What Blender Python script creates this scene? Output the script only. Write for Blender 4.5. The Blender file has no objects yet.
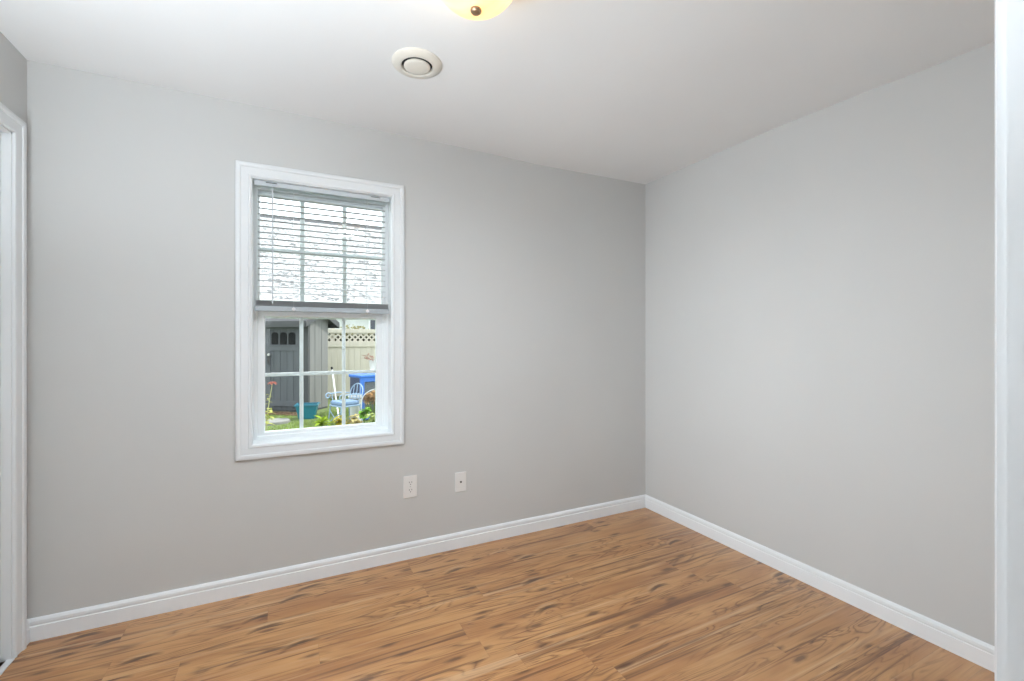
import bpy, bmesh, math, random
from mathutils import Vector, Matrix, noise
random.seed(7)
S = bpy.context.scene
C = S.collection
PI = math.pi

# ------------------------------------------------------------------ camera
CAM_H = 1.2477
cam = bpy.data.cameras.new('camera'); cam_o = bpy.data.objects.new('camera', cam); C.objects.link(cam_o)
cam.sensor_fit = 'HORIZONTAL'; cam.sensor_width = 36.0
cam.lens = 448.2 * 36.0 / 1024.0
cam.shift_y = -1.4 / 1024.0
cam.clip_start = 0.02; cam.clip_end = 300
cam_o.location = (0, 0, CAM_H)
cam_o.rotation_euler = (PI / 2, 0, -0.461)
S.camera = cam_o

# ------------------------------------------------------------------ sky, sun, lights, exposure
W = bpy.data.worlds.new('sky'); S.world = W; W.use_nodes = True
wn = W.node_tree.nodes; wl = W.node_tree.links
wn['Background'].inputs['Color'].default_value = (0.88, 0.95, 1.0, 1)
wn['Background'].inputs['Strength'].default_value = 3.0

def light(name, kind, loc, energy, color=(1, 1, 1), rot=(0, 0, 0), **kw):
    d = bpy.data.lights.new(name, kind); d.energy = energy; d.color = color
    for k, v in kw.items(): setattr(d, k, v)
    o = bpy.data.objects.new(name, d); C.objects.link(o); o.location = loc; o.rotation_euler = rot
    return o
sun = light('sun', 'SUN', (6, 8, 12), 5.0, (1.0, 0.97, 0.92), angle=0.12)
sun.rotation_euler = Vector((-0.80, -0.12, -0.75)).to_track_quat('-Z', 'Y').to_euler()
# added fill light in the hall behind the camera; no lamp is known there
light('hall_fill_light', 'AREA', (0.25, -0.55, 2.36), 3, (0.95, 0.97, 1.0), shape='DISK', size=0.9)
# added fill light, out of view at the near left, pointed at the ceiling
bounce = light('bounce_light', 'AREA', (-0.70, 0.52, 1.00), 45, (0.85, 0.935, 1.0), (PI, 0, 0), shape='RECTANGLE', size=0.40, size_y=0.55, spread=math.radians(149))
# second added fill light, unseen by the left wall, pointed across the room
side = light('side_light', 'AREA', (-0.90, 1.22, 1.02), 7.4, (0.85, 0.935, 1.0), shape='RECTANGLE', size=0.50, size_y=1.4, spread=math.radians(72))
side.rotation_euler = Vector((1.0, 0.17, 0.05)).to_track_quat('-Z', 'Y').to_euler()
# the room's flush ceiling lamp
LAMP = (0.485, 1.212)
light('ceiling_lamp_light', 'AREA', (LAMP[0], LAMP[1], 2.185), 14.5, (0.85, 0.93, 1.0), shape='DISK', size=0.26)

S.view_settings.view_transform = 'Standard'
S.view_settings.look = 'None'
S.view_settings.gamma = 1.0
S.view_settings.use_curve_mapping = False
S.view_settings.exposure = 0.0
S.cycles.max_bounces = 10
S.cycles.diffuse_bounces = 6
S.cycles.transparent_max_bounces = 12
S.cycles.sample_clamp_indirect = 6.0
S.cycles.use_denoising = True

# ------------------------------------------------------------------ helpers
def lin(r, g, b):
    f = lambda c: (c / 255 / 12.92) if c <= 10 else ((c / 255 + 0.055) / 1.055) ** 2.4
    return (f(r), f(g), f(b), 1)

class NT:
    def __init__(self, name):
        self.m = bpy.data.materials.new(name); self.m.use_nodes = True
        self.n = self.m.node_tree.nodes; self.l = self.m.node_tree.links
        self.b = self.n['Principled BSDF']; self.out = self.n['Material Output']
    def add(self, t, ins=None, **kw):
        x = self.n.new(t)
        for k, v in kw.items(): setattr(x, k, v)
        for k, v in (ins or {}).items():
            if hasattr(v, 'is_linked') or isinstance(v, bpy.types.NodeSocket): self.l.new(v, x.inputs[k])
            else: x.inputs[k].default_value = v
        return x
    def math(self, op, a, b=0.0, c=None):
        x = self.n.new('ShaderNodeMath'); x.operation = op
        for i, v in enumerate((a, b) if c is None else (a, b, c)):
            if isinstance(v, bpy.types.NodeSocket): self.l.new(v, x.inputs[i])
            else: x.inputs[i].default_value = v
        return x.outputs[0]
    def ramp(self, fac, stops, interp='LINEAR'):
        x = self.n.new('ShaderNodeValToRGB'); x.color_ramp.interpolation = interp
        e = x.color_ramp.elements
        e[0].position, e[0].color = stops[0]; e[1].position, e[1].color = stops[-1]
        for p, c in stops[1:-1]:
            k = e.new(p); k.color = c
        self.l.new(fac, x.inputs[0]); return x.outputs[0]
    def mix(self, fac, a, b, mode='MIX'):
        x = self.n.new('ShaderNodeMix'); x.data_type = 'RGBA'; x.blend_type = mode
        for i, v in ((0, fac), (6, a), (7, b)):
            if isinstance(v, bpy.types.NodeSocket): self.l.new(v, x.inputs[i])
            else: x.inputs[i].default_value = v
        return x.outputs[2]
    def bump(self, h, strength=0.1, dist=0.01):
        x = self.add('ShaderNodeBump', {'Height': h, 'Strength': strength, 'Distance': dist})
        self.l.new(x.outputs[0], self.b.inputs['Normal'])
    def set(self, **kw):
        for k, v in kw.items():
            k = k.replace('_', ' ')
            if isinstance(v, bpy.types.NodeSocket): self.l.new(v, self.b.inputs[k])
            else: self.b.inputs[k].default_value = v
        return self

def plain(name, col, rough=0.5, metal=0.0, var=0.06, scale=20.0, bump=0.0, spec=0.5):
    """Colour with a slight noise variation."""
    t = NT(name)
    tc = t.add('ShaderNodeTexCoord')
    nz = t.add('ShaderNodeTexNoise', {'Vector': tc.outputs['Object'], 'Scale': scale, 'Detail': 3.0})
    lo = tuple(c * (1 - var) for c in col[:3]) + (1,); hi = tuple(min(1, c * (1 + var)) for c in col[:3]) + (1,)
    t.set(Base_Color=t.ramp(nz.outputs[0], [(0.3, lo), (0.7, hi)]), Roughness=rough, Metallic=metal)
    t.b.inputs['Specular IOR Level'].default_value = spec
    if bump: t.bump(nz.outputs[0], bump, 0.004)
    return t.m

def obj(name, bm, mat, parent=None, smooth=False, kind=None):
    bmesh.ops.recalc_face_normals(bm, faces=bm.faces[:])
    me = bpy.data.meshes.new(name); bm.to_mesh(me); bm.free()
    if smooth:
        for p in me.polygons: p.use_smooth = True
        try: me.set_sharp_from_angle(angle=math.radians(38))
        except Exception: pass
    for m in (mat if isinstance(mat, (list, tuple)) else [mat]): me.materials.append(m)
    o = bpy.data.objects.new(name, me); C.objects.link(o)
    if parent is not None: o.parent = parent
    if kind: o['kind'] = kind
    return o
def struct(name, bm, mat, parent=None, smooth=False):
    return obj(name, bm, mat, parent, smooth, None if parent is not None else 'structure')
def thing(name, label, cat, loc=(0, 0, 0), rz=0.0, group=None):
    o = bpy.data.objects.new(name, None); C.objects.link(o)
    o.location = loc; o.rotation_euler = (0, 0, rz); o.empty_display_size = 0.05
    o['label'] = label; o['category'] = cat
    if group: o['group'] = group
    return o
def tag(o, label, cat, group=None, kind=None):
    o['label'] = label; o['category'] = cat
    if group: o['group'] = group
    if kind: o['kind'] = kind
    return o

def add_box(bm, lo, hi, bev=0.0, mi=0, mat=None):
    """Axis aligned box from corner LO to corner HI, optionally bevelled and then moved by a matrix."""
    vs = [bm.verts.new((x, y, z)) for x in (lo[0], hi[0]) for y in (lo[1], hi[1]) for z in (lo[2], hi[2])]
    fs = [bm.faces.new([vs[i] for i in q]) for q in ((0, 1, 3, 2), (4, 6, 7, 5), (0, 4, 5, 1), (2, 3, 7, 6), (0, 2, 6, 4), (1, 5, 7, 3))]
    for f in fs: f.material_index = mi
    geo = vs
    if bev:
        es = list({e for f in fs for e in f.edges})
        r = bmesh.ops.bevel(bm, geom=es, offset=bev, segments=2, profile=0.5, affect='EDGES')
        geo = list({v for f in r['faces'] for v in f.verts} | {v for v in vs if v.is_valid})
        for f in r['faces']: f.material_index = mi
    if mat is not None: bmesh.ops.transform(bm, matrix=mat, verts=geo)
    return geo
def box(lo, hi, bev=0.0):
    bm = bmesh.new(); add_box(bm, lo, hi, bev); return bm
def add_lathe(bm, prof, n=40, c=(0, 0, 0), axis='Z', mi=0):
    """Revolve (radius, height) points; ends with radius 0 close the shape."""
    rings = []
    for r, h in prof:
        ring = []
        for k in range(1 if r < 1e-6 else n):
            a = 2 * PI * k / n; p = (r * math.cos(a), r * math.sin(a), h)
            if axis == 'Y': p = (p[0], p[2], p[1])
            if axis == 'X': p = (p[2], p[0], p[1])
            ring.append(bm.verts.new((c[0] + p[0], c[1] + p[1], c[2] + p[2])))
        rings.append(ring)
    for a, b in zip(rings, rings[1:]):
        for k in range(n):
            k2 = (k + 1) % n
            if len(a) == 1 and len(b) == 1: continue
            q = [a[0], b[k], b[k2]] if len(a) == 1 else [a[k], b[0], a[k2]] if len(b) == 1 else [a[k], b[k], b[k2], a[k2]]
            try: bm.faces.new(q).material_index = mi
            except ValueError: pass
def lathe(prof, n=40, c=(0, 0, 0), axis='Z'):
    bm = bmesh.new(); add_lathe(bm, prof, n, c, axis); return bm
def add_tube(bm, pts, r, n=8, mi=0):
    pts = [Vector(p) for p in pts]; rr = r if isinstance(r, (list, tuple)) else [r] * len(pts)
    rings = []; up = None
    for i, p in enumerate(pts):
        d = (pts[min(i + 1, len(pts) - 1)] - pts[max(i - 1, 0)]).normalized()
        if up is None: up = d.orthogonal().normalized()
        up = (up - d * up.dot(d)).normalized(); s = d.cross(up)
        rings.append([bm.verts.new(p + (up * math.cos(2 * PI * k / n) + s * math.sin(2 * PI * k / n)) * rr[i]) for k in range(n)])
    for a, b in zip(rings, rings[1:]):
        for k in range(n): bm.faces.new((a[k], a[(k + 1) % n], b[(k + 1) % n], b[k])).material_index = mi
    for ring in (rings[0], rings[-1]): bm.faces.new(ring).material_index = mi
def tube(pts, r, n=8):
    bm = bmesh.new(); add_tube(bm, pts, r, n); return bm
def add_prism(bm, pts, axis, a, b, mi=0):
    """Extrude a closed outline of 2-D points along AXIS from A to B (X: points are y,z; Y: x,z; Z: x,y)."""
    def P(p, t): return (t, p[0], p[1]) if axis == 'X' else (p[0], t, p[1]) if axis == 'Y' else (p[0], p[1], t)
    u = [bm.verts.new(P(p, a)) for p in pts]; v = [bm.verts.new(P(p, b)) for p in pts]
    n = len(pts)
    for k in range(n): bm.faces.new((u[k], u[(k + 1) % n], v[(k + 1) % n], v[k])).material_index = mi
    bm.faces.new(u).material_index = mi; bm.faces.new(v[::-1]).material_index = mi
def prism(pts, axis, a, b):
    bm = bmesh.new(); add_prism(bm, pts, axis, a, b); return bm
def rect_sweep(x0, x1, z0, z1, prof, P, sides=4):
    """A mitred moulding round a rectangle. PROF: (distance outwards from the rectangle, height off the wall); P(a, z, h) gives the point."""
    bm = bmesh.new(); loops = []
    for w, t in prof:
        cs = [(x0 - w, z0 - w), (x0 - w, z1 + w), (x1 + w, z1 + w), (x1 + w, z0 - w)]
        if sides == 3: cs = [(x0 - w, z0), (x0 - w, z1 + w), (x1 + w, z1 + w), (x1 + w, z0)]
        loops.append([bm.verts.new(P(a, z, t)) for a, z in cs])
    m = len(loops)
    for i in range(m):
        a, b = loops[i], loops[(i + 1) % m]
        for k in range(4 if sides == 4 else 3): bm.faces.new((a[k], a[(k + 1) % 4], b[(k + 1) % 4], b[k]))
    if sides == 3:
        bm.faces.new([l[0] for l in loops]); bm.faces.new([l[3] for l in loops])
    return bm
def rect_frame(x0, x1, z0, z1, w, y0, y1, bev=0.0, wt=None, wb=None):
    """A flat frame of bars of width W inside the rectangle, between depths Y0 and Y1."""
    wt = w if wt is None else wt; wb = w if wb is None else wb
    bm = bmesh.new()
    o = [(x0, z0), (x0, z1), (x1, z1), (x1, z0)]; i = [(x0 + w, z0 + wb), (x0 + w, z1 - wt), (x1 - w, z1 - wt), (x1 - w, z0 + wb)]
    if bev:
        i2 = [(x0 + w - bev, z0 + wb - bev), (x0 + w - bev, z1 - wt + bev), (x1 - w + bev, z1 - wt + bev), (x1 - w + bev, z0 + wb - bev)]
        seq = [(o, y0), (i2, y0), (i, y0 + bev), (i, y1), (o, y1)]
    else: seq = [(o, y0), (i, y0), (i, y1), (o, y1)]
    L = [[bm.verts.new((p[0], y, p[1])) for p in ps] for ps, y in seq]
    for a, b in zip(L, L[1:] + L[:1]):
        for k in range(4): bm.faces.new((a[k], a[(k + 1) % 4], b[(k + 1) % 4], b[k]))
    return bm

# ------------------------------------------------------------------ room dimensions
XL, XR, YB, H = -0.970, 2.3754, 2.5473, 2.40       # left wall, right wall, window wall, ceiling
YF0, YF1 = 0.062, 0.1742                           # wall with the doorway the camera looks through
DX0, DX1, DH = -0.170, 0.620, 2.055                # that doorway
WX0, WX1, WZ0, WZ1 = -0.164, 0.511, 0.728, 2.043   # window opening
CY0, CY1, CH = 0.90, 2.437, 2.058                  # closet opening in the left wall
GZ = -0.35                                         # garden ground

# ------------------------------------------------------------------ materials of the room
def paint(name, col, rough, b=0.05, scale=90.0):
    t = NT(name)
    tc = t.add('ShaderNodeTexCoord')
    nz = t.add('ShaderNodeTexNoise', {'Vector': tc.outputs['Object'], 'Scale': scale, 'Detail': 4.0, 'Roughness': 0.6})
    big = t.add('ShaderNodeTexNoise', {'Vector': tc.outputs['Object'], 'Scale': 1.3, 'Detail': 2.0})
    a = tuple(c * 0.985 for c in col[:3]) + (1,); c2 = tuple(min(1, c * 1.015) for c in col[:3]) + (1,)
    t.set(Base_Color=t.ramp(big.outputs[0], [(0.35, a), (0.65, c2)]), Roughness=rough)
    t.b.inputs['Specular IOR Level'].default_value = 0.35
    t.bump(nz.outputs[0], b, 0.002)
    return t.m
M_wall = paint('grey_wall_paint', (0.590, 0.590, 0.580, 1), 0.62)
M_ceil = paint('white_ceiling_paint', (0.81, 0.82, 0.825, 1), 0.8, 0.08)
M_trim = plain('white_gloss_trim', (0.765, 0.785, 0.80, 1), 0.32, var=0.01, scale=6)
M_base = plain('white_baseboard_paint', (0.85, 0.875, 0.895, 1), 0.35, var=0.01, scale=6)
M_vinyl = plain('white_vinyl', (0.88, 0.91, 0.925, 1), 0.35, var=0.01, scale=6)
M_white = plain('white_plastic', (0.80, 0.79, 0.775, 1), 0.35, var=0.01, scale=8)
M_dark = plain('dark_slot', (0.02, 0.02, 0.02, 1), 0.6)
M_door = plain('white_door_panel', (0.80, 0.81, 0.82, 1), 0.4, var=0.015, scale=4)

def wood_floor():
    t = NT('laminate_floor')
    tc = t.add('ShaderNodeTexCoord'); sp = t.add('ShaderNodeSeparateXYZ', {0: tc.outputs['Object']})
    x, y = sp.outputs[0], sp.outputs[1]
    PW, PL = 0.127, 1.22
    yy = t.math('DIVIDE', t.math('ADD', y, 0.035), PW); row = t.math('FLOOR', yy)
    rr = t.add('ShaderNodeTexWhiteNoise', {'W': row}, noise_dimensions='1D').outputs['Value']
    xx = t.math('DIVIDE', t.math('ADD', x, t.math('MULTIPLY', rr, 3.7)), PL); col = t.math('FLOOR', xx)
    idv = t.add('ShaderNodeCombineXYZ', {0: row, 1: col, 2: 3.0}).outputs[0]
    wn2 = t.add('ShaderNodeTexWhiteNoise', {'Vector': idv}, noise_dimensions='3D')
    pid = wn2.outputs['Value']
    pz = t.math('MULTIPLY', pid, 60.0)
    def noise_at(sx, sy, scale, detail, rough, dist, off=0.0):
        v = t.add('ShaderNodeCombineXYZ', {0: t.math('MULTIPLY', x, sx), 1: t.math('MULTIPLY', y, sy), 2: t.math('ADD', pz, off)}).outputs[0]
        return t.add('ShaderNodeTexNoise', {'Vector': v, 'Scale': scale, 'Detail': detail, 'Roughness': rough, 'Distortion': dist}).outputs[0]
    broad = noise_at(1.0, 5.0, 1.6, 3.0, 0.5, 0.5)
    fine = noise_at(2.0, 60.0, 2.0, 6.0, 0.65, 0.2, 7.0)
    fig = noise_at(0.9, 5.5, 1.5, 2.5, 0.5, 0.9, 13.0)
    base = t.ramp(broad, [(0.25, lin(158, 105, 62)), (0.42, lin(190, 137, 85)), (0.58, lin(210, 159, 103)), (0.78, lin(181, 125, 73))])
    base = t.mix(t.math('MULTIPLY', fine, 0.55), base, lin(150, 97, 55))
    # cathedral figure: contour bands of a stretched noise
    bands = t.math('FRACT', t.math('MULTIPLY', fig, 13.0))
    tri = t.math('ABSOLUTE', t.math('SUBTRACT', bands, 0.5))
    ring = t.ramp(tri, [(0.0, (1, 1, 1, 1)), (0.10, (0.45, 0.45, 0.45, 1)), (0.30, (0, 0, 0, 1))])
    gate = t.ramp(noise_at(0.8, 4.0, 1.7, 2.0, 0.5, 0.3, 23.0), [(0.40, (0, 0, 0, 1)), (0.60, (1, 1, 1, 1))])
    base = t.mix(t.math('MULTIPLY', t.math('MULTIPLY', ring, gate), 0.75), base, lin(104, 64, 36))
    # long dark streaks, broad and thin, and paler streaks
    st = t.ramp(noise_at(0.45, 12.0, 1.7, 4.0, 0.6, 1.2, 31.0), [(0.57, (0, 0, 0, 1)), (0.66, (1, 1, 1, 1))])
    base = t.mix(t.math('MULTIPLY', st, 0.74), base, lin(100, 62, 36))
    pale = t.ramp(noise_at(0.50, 13.0, 1.7, 3.0, 0.5, 0.6, 57.0), [(0.58, (0, 0, 0, 1)), (0.72, (1, 1, 1, 1))])
    base = t.mix(t.math('MULTIPLY', pale, 0.55), base, lin(216, 178, 136))
    s2 = t.ramp(noise_at(0.55, 30.0, 1.6, 4.0, 0.6, 0.6, 71.0), [(0.57, (0, 0, 0, 1)), (0.66, (1, 1, 1, 1))])
    base = t.mix(t.math('MULTIPLY', s2, 0.70), base, lin(108, 68, 40))
    # crescent-shaped knots with a pale upper rim, and small round ones
    def cells(sx, sy, off):
        kv = t.add('ShaderNodeCombineXYZ', {0: t.math('ADD', t.math('MULTIPLY', x, sx), t.math('ADD', pz, off)), 1: t.math('MULTIPLY', y, sy), 2: 0.0}).outputs[0]
        kd = t.add('ShaderNodeTexVoronoi', {'Vector': kv, 'Scale': 1.0, 'Randomness': 0.9}, voronoi_dimensions='2D')
        lo = t.add('ShaderNodeVectorMath', {0: kv, 1: kd.outputs['Position']}, operation='SUBTRACT').outputs[0]
        l2 = t.add('ShaderNodeSeparateXYZ', {0: lo})
        return l2.outputs[0], l2.outputs[1], t.add('ShaderNodeSeparateColor', {0: kd.outputs['Color']}).outputs[0]
    wob = t.math('MULTIPLY', t.math('SUBTRACT', noise_at(6.0, 18.0, 2.0, 3.0, 0.6, 0.0, 41.0), 0.5), 0.16)
    lx, ly, rnd_ = cells(1.5, 7.0, 0.0)
    x2 = t.math('MULTIPLY', lx, lx)
    arc = t.math('ADD', t.math('SUBTRACT', ly, t.math('SUBTRACT', t.math('MULTIPLY', lx, 0.55), t.math('MULTIPLY', x2, 9.0))), wob)
    wide = t.math('MAXIMUM', t.math('SUBTRACT', 1.0, t.math('MULTIPLY', x2, 72.0)), 0.0)
    on = t.math('MULTIPLY', t.math('GREATER_THAN', rnd_, 0.52), wide)
    core = t.ramp(t.math('ADD', arc, 0.5), [(0.40, (0, 0, 0, 1)), (0.45, (1, 1, 1, 1)), (0.54, (0.9, 0.9, 0.9, 1)), (0.60, (0, 0, 0, 1))])
    rim = t.ramp(t.math('ADD', arc, 0.5), [(0.58, (0, 0, 0, 1)), (0.63, (1, 1, 1, 1)), (0.74, (0, 0, 0, 1))])
    base = t.mix(t.math('MULTIPLY', t.math('MULTIPLY', rim, on), 0.5), base, lin(206, 172, 134))
    base = t.mix(t.math('MULTIPLY', t.math('MULTIPLY', core, on), 0.92), base, lin(74, 47, 30))
    lx, ly, rnd_ = cells(3.1, 11.0, 19.3)
    d2 = t.math('ADD', t.math('SQRT', t.math('ADD', t.math('MULTIPLY', lx, lx), t.math('MULTIPLY', ly, ly))), wob)
    dot = t.ramp(d2, [(0.05, (1, 1, 1, 1)), (0.09, (0.6, 0.6, 0.6, 1)), (0.17, (0, 0, 0, 1))])
    base = t.mix(t.math('MULTIPLY', t.math('MULTIPLY', dot, t.math('GREATER_THAN', rnd_, 0.56)), 0.75), base, lin(88, 55, 34))
    # plank to plank tone and thin seams
    tone = t.math('ADD', t.math('MULTIPLY', pid, 0.07), 0.965)
    tn = t.add('ShaderNodeCombineColor', {0: tone, 1: tone, 2: tone}).outputs[0]
    base = t.mix(1.0, base, tn, 'MULTIPLY')
    fy = t.math('ABSOLUTE', t.math('SUBTRACT', t.math('FRACT', yy), 0.5)); fx = t.math('ABSOLUTE', t.math('SUBTRACT', t.math('FRACT', xx), 0.5))
    seam = t.math('MAXIMUM', t.math('GREATER_THAN', fy, 0.5 - 0.0010 / PW), t.math('GREATER_THAN', fx, 0.5 - 0.0010 / PL))
    base = t.mix(t.math('MULTIPLY', seam, 0.16), base, lin(88, 56, 34))
    t.set(Base_Color=base, Roughness=t.math('ADD', t.math('MULTIPLY', fine, 0.12), 0.30), Coat_Weight=0.55, Coat_Roughness=0.24)
    t.bump(t.math('SUBTRACT', t.math('MULTIPLY', fine, 0.25), seam), 0.10, 0.002)
    return t.m
M_floor = wood_floor()

# ------------------------------------------------------------------ room shell
struct('floor', box((-1.9, -1.35, -0.12), (2.55, YB + 0.15, 0.0)), M_floor)

# the ceiling sags a little along a joint and towards the near right corner
bm = bmesh.new()
xs = [-1.25, -0.97, 0.30, 0.95, 1.48, XR, 2.55]; ys = [-1.35, 0.15, 0.60, 0.85, 1.15, 1.5, 2.0, YB, 2.68]
def ceil_z(x, y):
    z = H
    if abs(x - 1.48) < 0.01: z -= 0.012
    if x > 2.0: z -= 0.036 * min(1, max(0, (1.45 - y) / 0.75))
    return z
g = [[bm.verts.new((x, y, ceil_z(x, y))) for y in ys] for x in xs]; gt = [[bm.verts.new((x, y, H + 0.12)) for y in ys] for x in xs]
for i in range(len(xs) - 1):
    for j in range(len(ys) - 1):
        bm.faces.new((g[i][j], g[i][j + 1], g[i + 1][j + 1], g[i + 1][j])); bm.faces.new((gt[i][j], gt[i + 1][j], gt[i + 1][j + 1], gt[i][j + 1]))
struct('ceiling', bm, M_ceil)

def wall_with_hole(a0, a1, z0, z1, h0, h1, hz0, hz1, d0, d1, P):
    """A wall slab between depths D0 and D1 with a rectangular hole; P(a, d, z) gives the point."""
    bm = bmesh.new()
    A = [a0, h0, h1, a1]; Z = [z0, hz0, hz1, z1] if hz0 > z0 else [z0, hz1, z1]
    for d in (d0, d1):
        V = [[bm.verts.new(P(a, d, z)) for z in Z] for a in A]
        for i in range(3):
            for j in range(len(Z) - 1):
                if i == 1 and (j == 1 if hz0 > z0 else j == 0): continue
                bm.faces.new((V[i][j], V[i + 1][j], V[i + 1][j + 1], V[i][j + 1]))
    def ring(c):
        u = [bm.verts.new(P(a, d0, z)) for a, z in c]; v = [bm.verts.new(P(a, d1, z)) for a, z in c]
        n = len(c)
        for k in range(n - (0 if closed else 1)): bm.faces.new((u[k], u[(k + 1) % n], v[(k + 1) % n], v[k]))
    closed = True; ring([(a0, z0), (a0, z1), (a1, z1), (a1, z0)])
    closed = hz0 > z0
    ring([(h0, hz0), (h0, hz1), (h1, hz1), (h1, hz0)])
    bmesh.ops.remove_doubles(bm, verts=bm.verts[:], dist=1e-5)
    return bm
struct('wall_back', wall_with_hole(-1.25, 2.55, -0.12, H + 0.1, WX0 - 0.012, WX1 + 0.012, WZ0 - 0.012, WZ1 + 0.012, YB, YB + 0.15, lambda a, d, z: (a, d, z)), M_wall)
struct('wall_left', wall_with_hole(YF1, YB, 0.0, H + 0.1, CY0, CY1, 0.0, CH, XL, XL - 0.11, lambda a, d, z: (d, a, z)), M_wall)
struct('wall_right', box((XR, YF0, 0.0), (XR + 0.12, YB + 0.02, H + 0.1)), M_wall)
struct('wall_front', wall_with_hole(-1.25, XR, 0.0, H + 0.1, DX0 - 0.018, DX1 + 0.018, 0.0, DH + 0.018, YF0, YF1, lambda a, d, z: (a, d, z)), M_wall)
bm = bmesh.new()
add_box(bm, (-1.25, -1.32, 0), (-1.13, YF0, H + 0.1)); add_box(bm, (1.55, -1.32, 0), (1.67, YF0, H + 0.1)); add_box(bm, (-1.25, -1.44, 0), (1.67, -1.32, H + 0.1))
struct('wall_hall', bm, M_wall)
bm = bmesh.new()
add_box(bm, (-1.85, 0.3, 0), (-1.75, YB + 0.1, H + 0.1)); add_box(bm, (-1.85, 0.3, 0), (XL - 0.11, 0.4, H + 0.1)); add_box(bm, (-1.85, 0.3, H), (XL - 0.10, YB + 0.1, H + 0.1)); add_box(bm, (-1.85, YB, 0), (-1.2, YB + 0.1, H + 0.1))
struct('wall_closet', bm, M_wall)

# baseboards
BP = [(0, 0), (0.0135, 0), (0.0130, 0.060), (0.0098, 0.0625), (0.0098, 0.066), (0.0118, 0.070), (0.0112, 0.081), (0.0070, 0.089), (0.003, 0.092), (0, 0.092)]
def baseboard(name, A, B, inward, cutA=0.0, cutB=0.0):
    """Along the wall from A to B; the ends are mitred by CUT times the thickness."""
    A = Vector(A); B = Vector(B); d = (B - A).normalized(); n = Vector(inward)
    bm = bmesh.new()
    u = [bm.verts.new(A + n * t + d * t * cutA + Vector((0, 0, z))) for t, z in BP]; v = [bm.verts.new(B + n * t - d * t * cutB + Vector((0, 0, z))) for t, z in BP]
    m = len(BP)
    for k in range(m): bm.faces.new((u[k], u[(k + 1) % m], v[(k + 1) % m], v[k]))
    bm.faces.new(u); bm.faces.new(v[::-1])
    return struct(name, bm, M_base)
baseboard('baseboard_back', (XL, YB, 0), (XR, YB, 0), (0, -1, 0), 1, 1)
baseboard('baseboard_right', (XR, YB, 0), (XR, YF1, 0), (-1, 0, 0), 1, 1)
baseboard('baseboard_left', (XL, YB, 0), (XL, 2.508, 0), (1, 0, 0), 1, 0)
baseboard('baseboard_front', (XR, YF1, 0), (DX1 + 0.075, YF1, 0), (0, 1, 0), 1, 0)

# casings: (distance from the opening edge, height off the wall)
CP = [(0, 0), (0, 0.0090), (0.003, 0.0115), (0.010, 0.0120), (0.0125, 0.0090), (0.016, 0.0085), (0.040, 0.0125), (0.0425, 0.0125), (0.0450, 0.0165), (0.052, 0.0190), (0.060, 0.0190), (0.065, 0.0165), (0.067, 0.0110), (0.067, 0)]
# closet: casing, jamb, floor track, two sliding panels
t1 = bpy.data.objects.new('trim_1', None); C.objects.link(t1); t1['kind'] = 'structure'
struct('casing', rect_sweep(CY0 + 0.002, CY1 - 0.002, 0.0, CH - 0.002, CP, lambda a, z, h: (XL + h, a, z), 3), M_trim, t1, True)
bm = bmesh.new()
add_box(bm, (XL - 0.11, CY1 - 0.010, 0), (XL + 0.001, CY1, CH)); add_box(bm, (XL - 0.11, CY0, 0), (XL + 0.001, CY0 + 0.010, CH)); add_box(bm, (XL - 0.11, CY0, CH - 0.010), (XL + 0.001, CY1, CH))
struct('jamb', bm, M_trim, t1)
struct('floor_track', box((XL - 0.012, CY0, 0), (XL + 0.012, CY1 - 0.010, 0.006), 0.002), M_trim, t1)
dr = bpy.data.objects.new('door_1', None); C.objects.link(dr); dr['kind'] = 'structure'
def slab_door(name, x, ya, yb):
    bm = bmesh.new(); add_box(bm, (x - 0.030, ya, 0.016), (x, yb, CH - 0.022), 0.002)
    p = struct(name, bm, M_door, dr)
    bm = bmesh.new()
    for za, zb in ((0.16, 0.92), (1.02, 1.90)):
        L = []
        for off, h in ((0, -0.001), (0.006, 0.006), (0.022, 0.006), (0.030, 0.001)):
            L.append([bm.verts.new((x + h, a, z)) for a, z in ((ya + 0.11 + off, za + off), (ya + 0.11 + off, zb - off), (yb - 0.11 - off, zb - off), (yb - 0.11 - off, za + off))])
        for a, b in zip(L, L[1:]):
            for k in range(4): bm.faces.new((a[k], a[(k + 1) % 4], b[(k + 1) % 4], b[k]))
    struct('panel_moulding', bm, M_door, p)
    return p
slab_door('sliding_panel', XL - 0.026, 1.66, CY1 - 0.012)
slab_door('sliding_panel', XL - 0.066, CY0 + 0.012, 1.70)

# doorway the camera looks through: jambs, stops and casings
t2 = bpy.data.objects.new('trim_2', None); C.objects.link(t2); t2['kind'] = 'structure'
bm = bmesh.new()
for x0, x1 in ((DX0 - 0.018, DX0), (DX1, DX1 + 0.018)): add_box(bm, (x0, YF0 - 0.001, 0), (x1, YF1 + 0.001, DH + 0.018))
add_box(bm, (DX0 - 0.018, YF0 - 0.001, DH), (DX1 + 0.018, YF1 + 0.001, DH + 0.018))
struct('jamb', bm, M_trim, t2)
bm = bmesh.new()
add_box(bm, (DX0, YF0 + 0.035, 0), (DX0 + 0.011, YF0 + 0.070, DH)); add_box(bm, (DX1 - 0.011, YF0 + 0.035, 0), (DX1, YF0 + 0.070, DH)); add_box(bm, (DX0, YF0 + 0.035, DH - 0.011), (DX1, YF0 + 0.070, DH))
struct('door_stop', bm, M_trim, t2)
struct('casing', rect_sweep(DX0 - 0.005, DX1 + 0.005, 0, DH + 0.005, CP, lambda a, z, h: (a, YF1 + h, z), 3), M_trim, t2, True)
struct('casing', rect_sweep(DX0 - 0.005, DX1 + 0.005, 0, DH + 0.005, CP, lambda a, z, h: (a, YF0 - h, z), 3), M_trim, t2, True)

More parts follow.
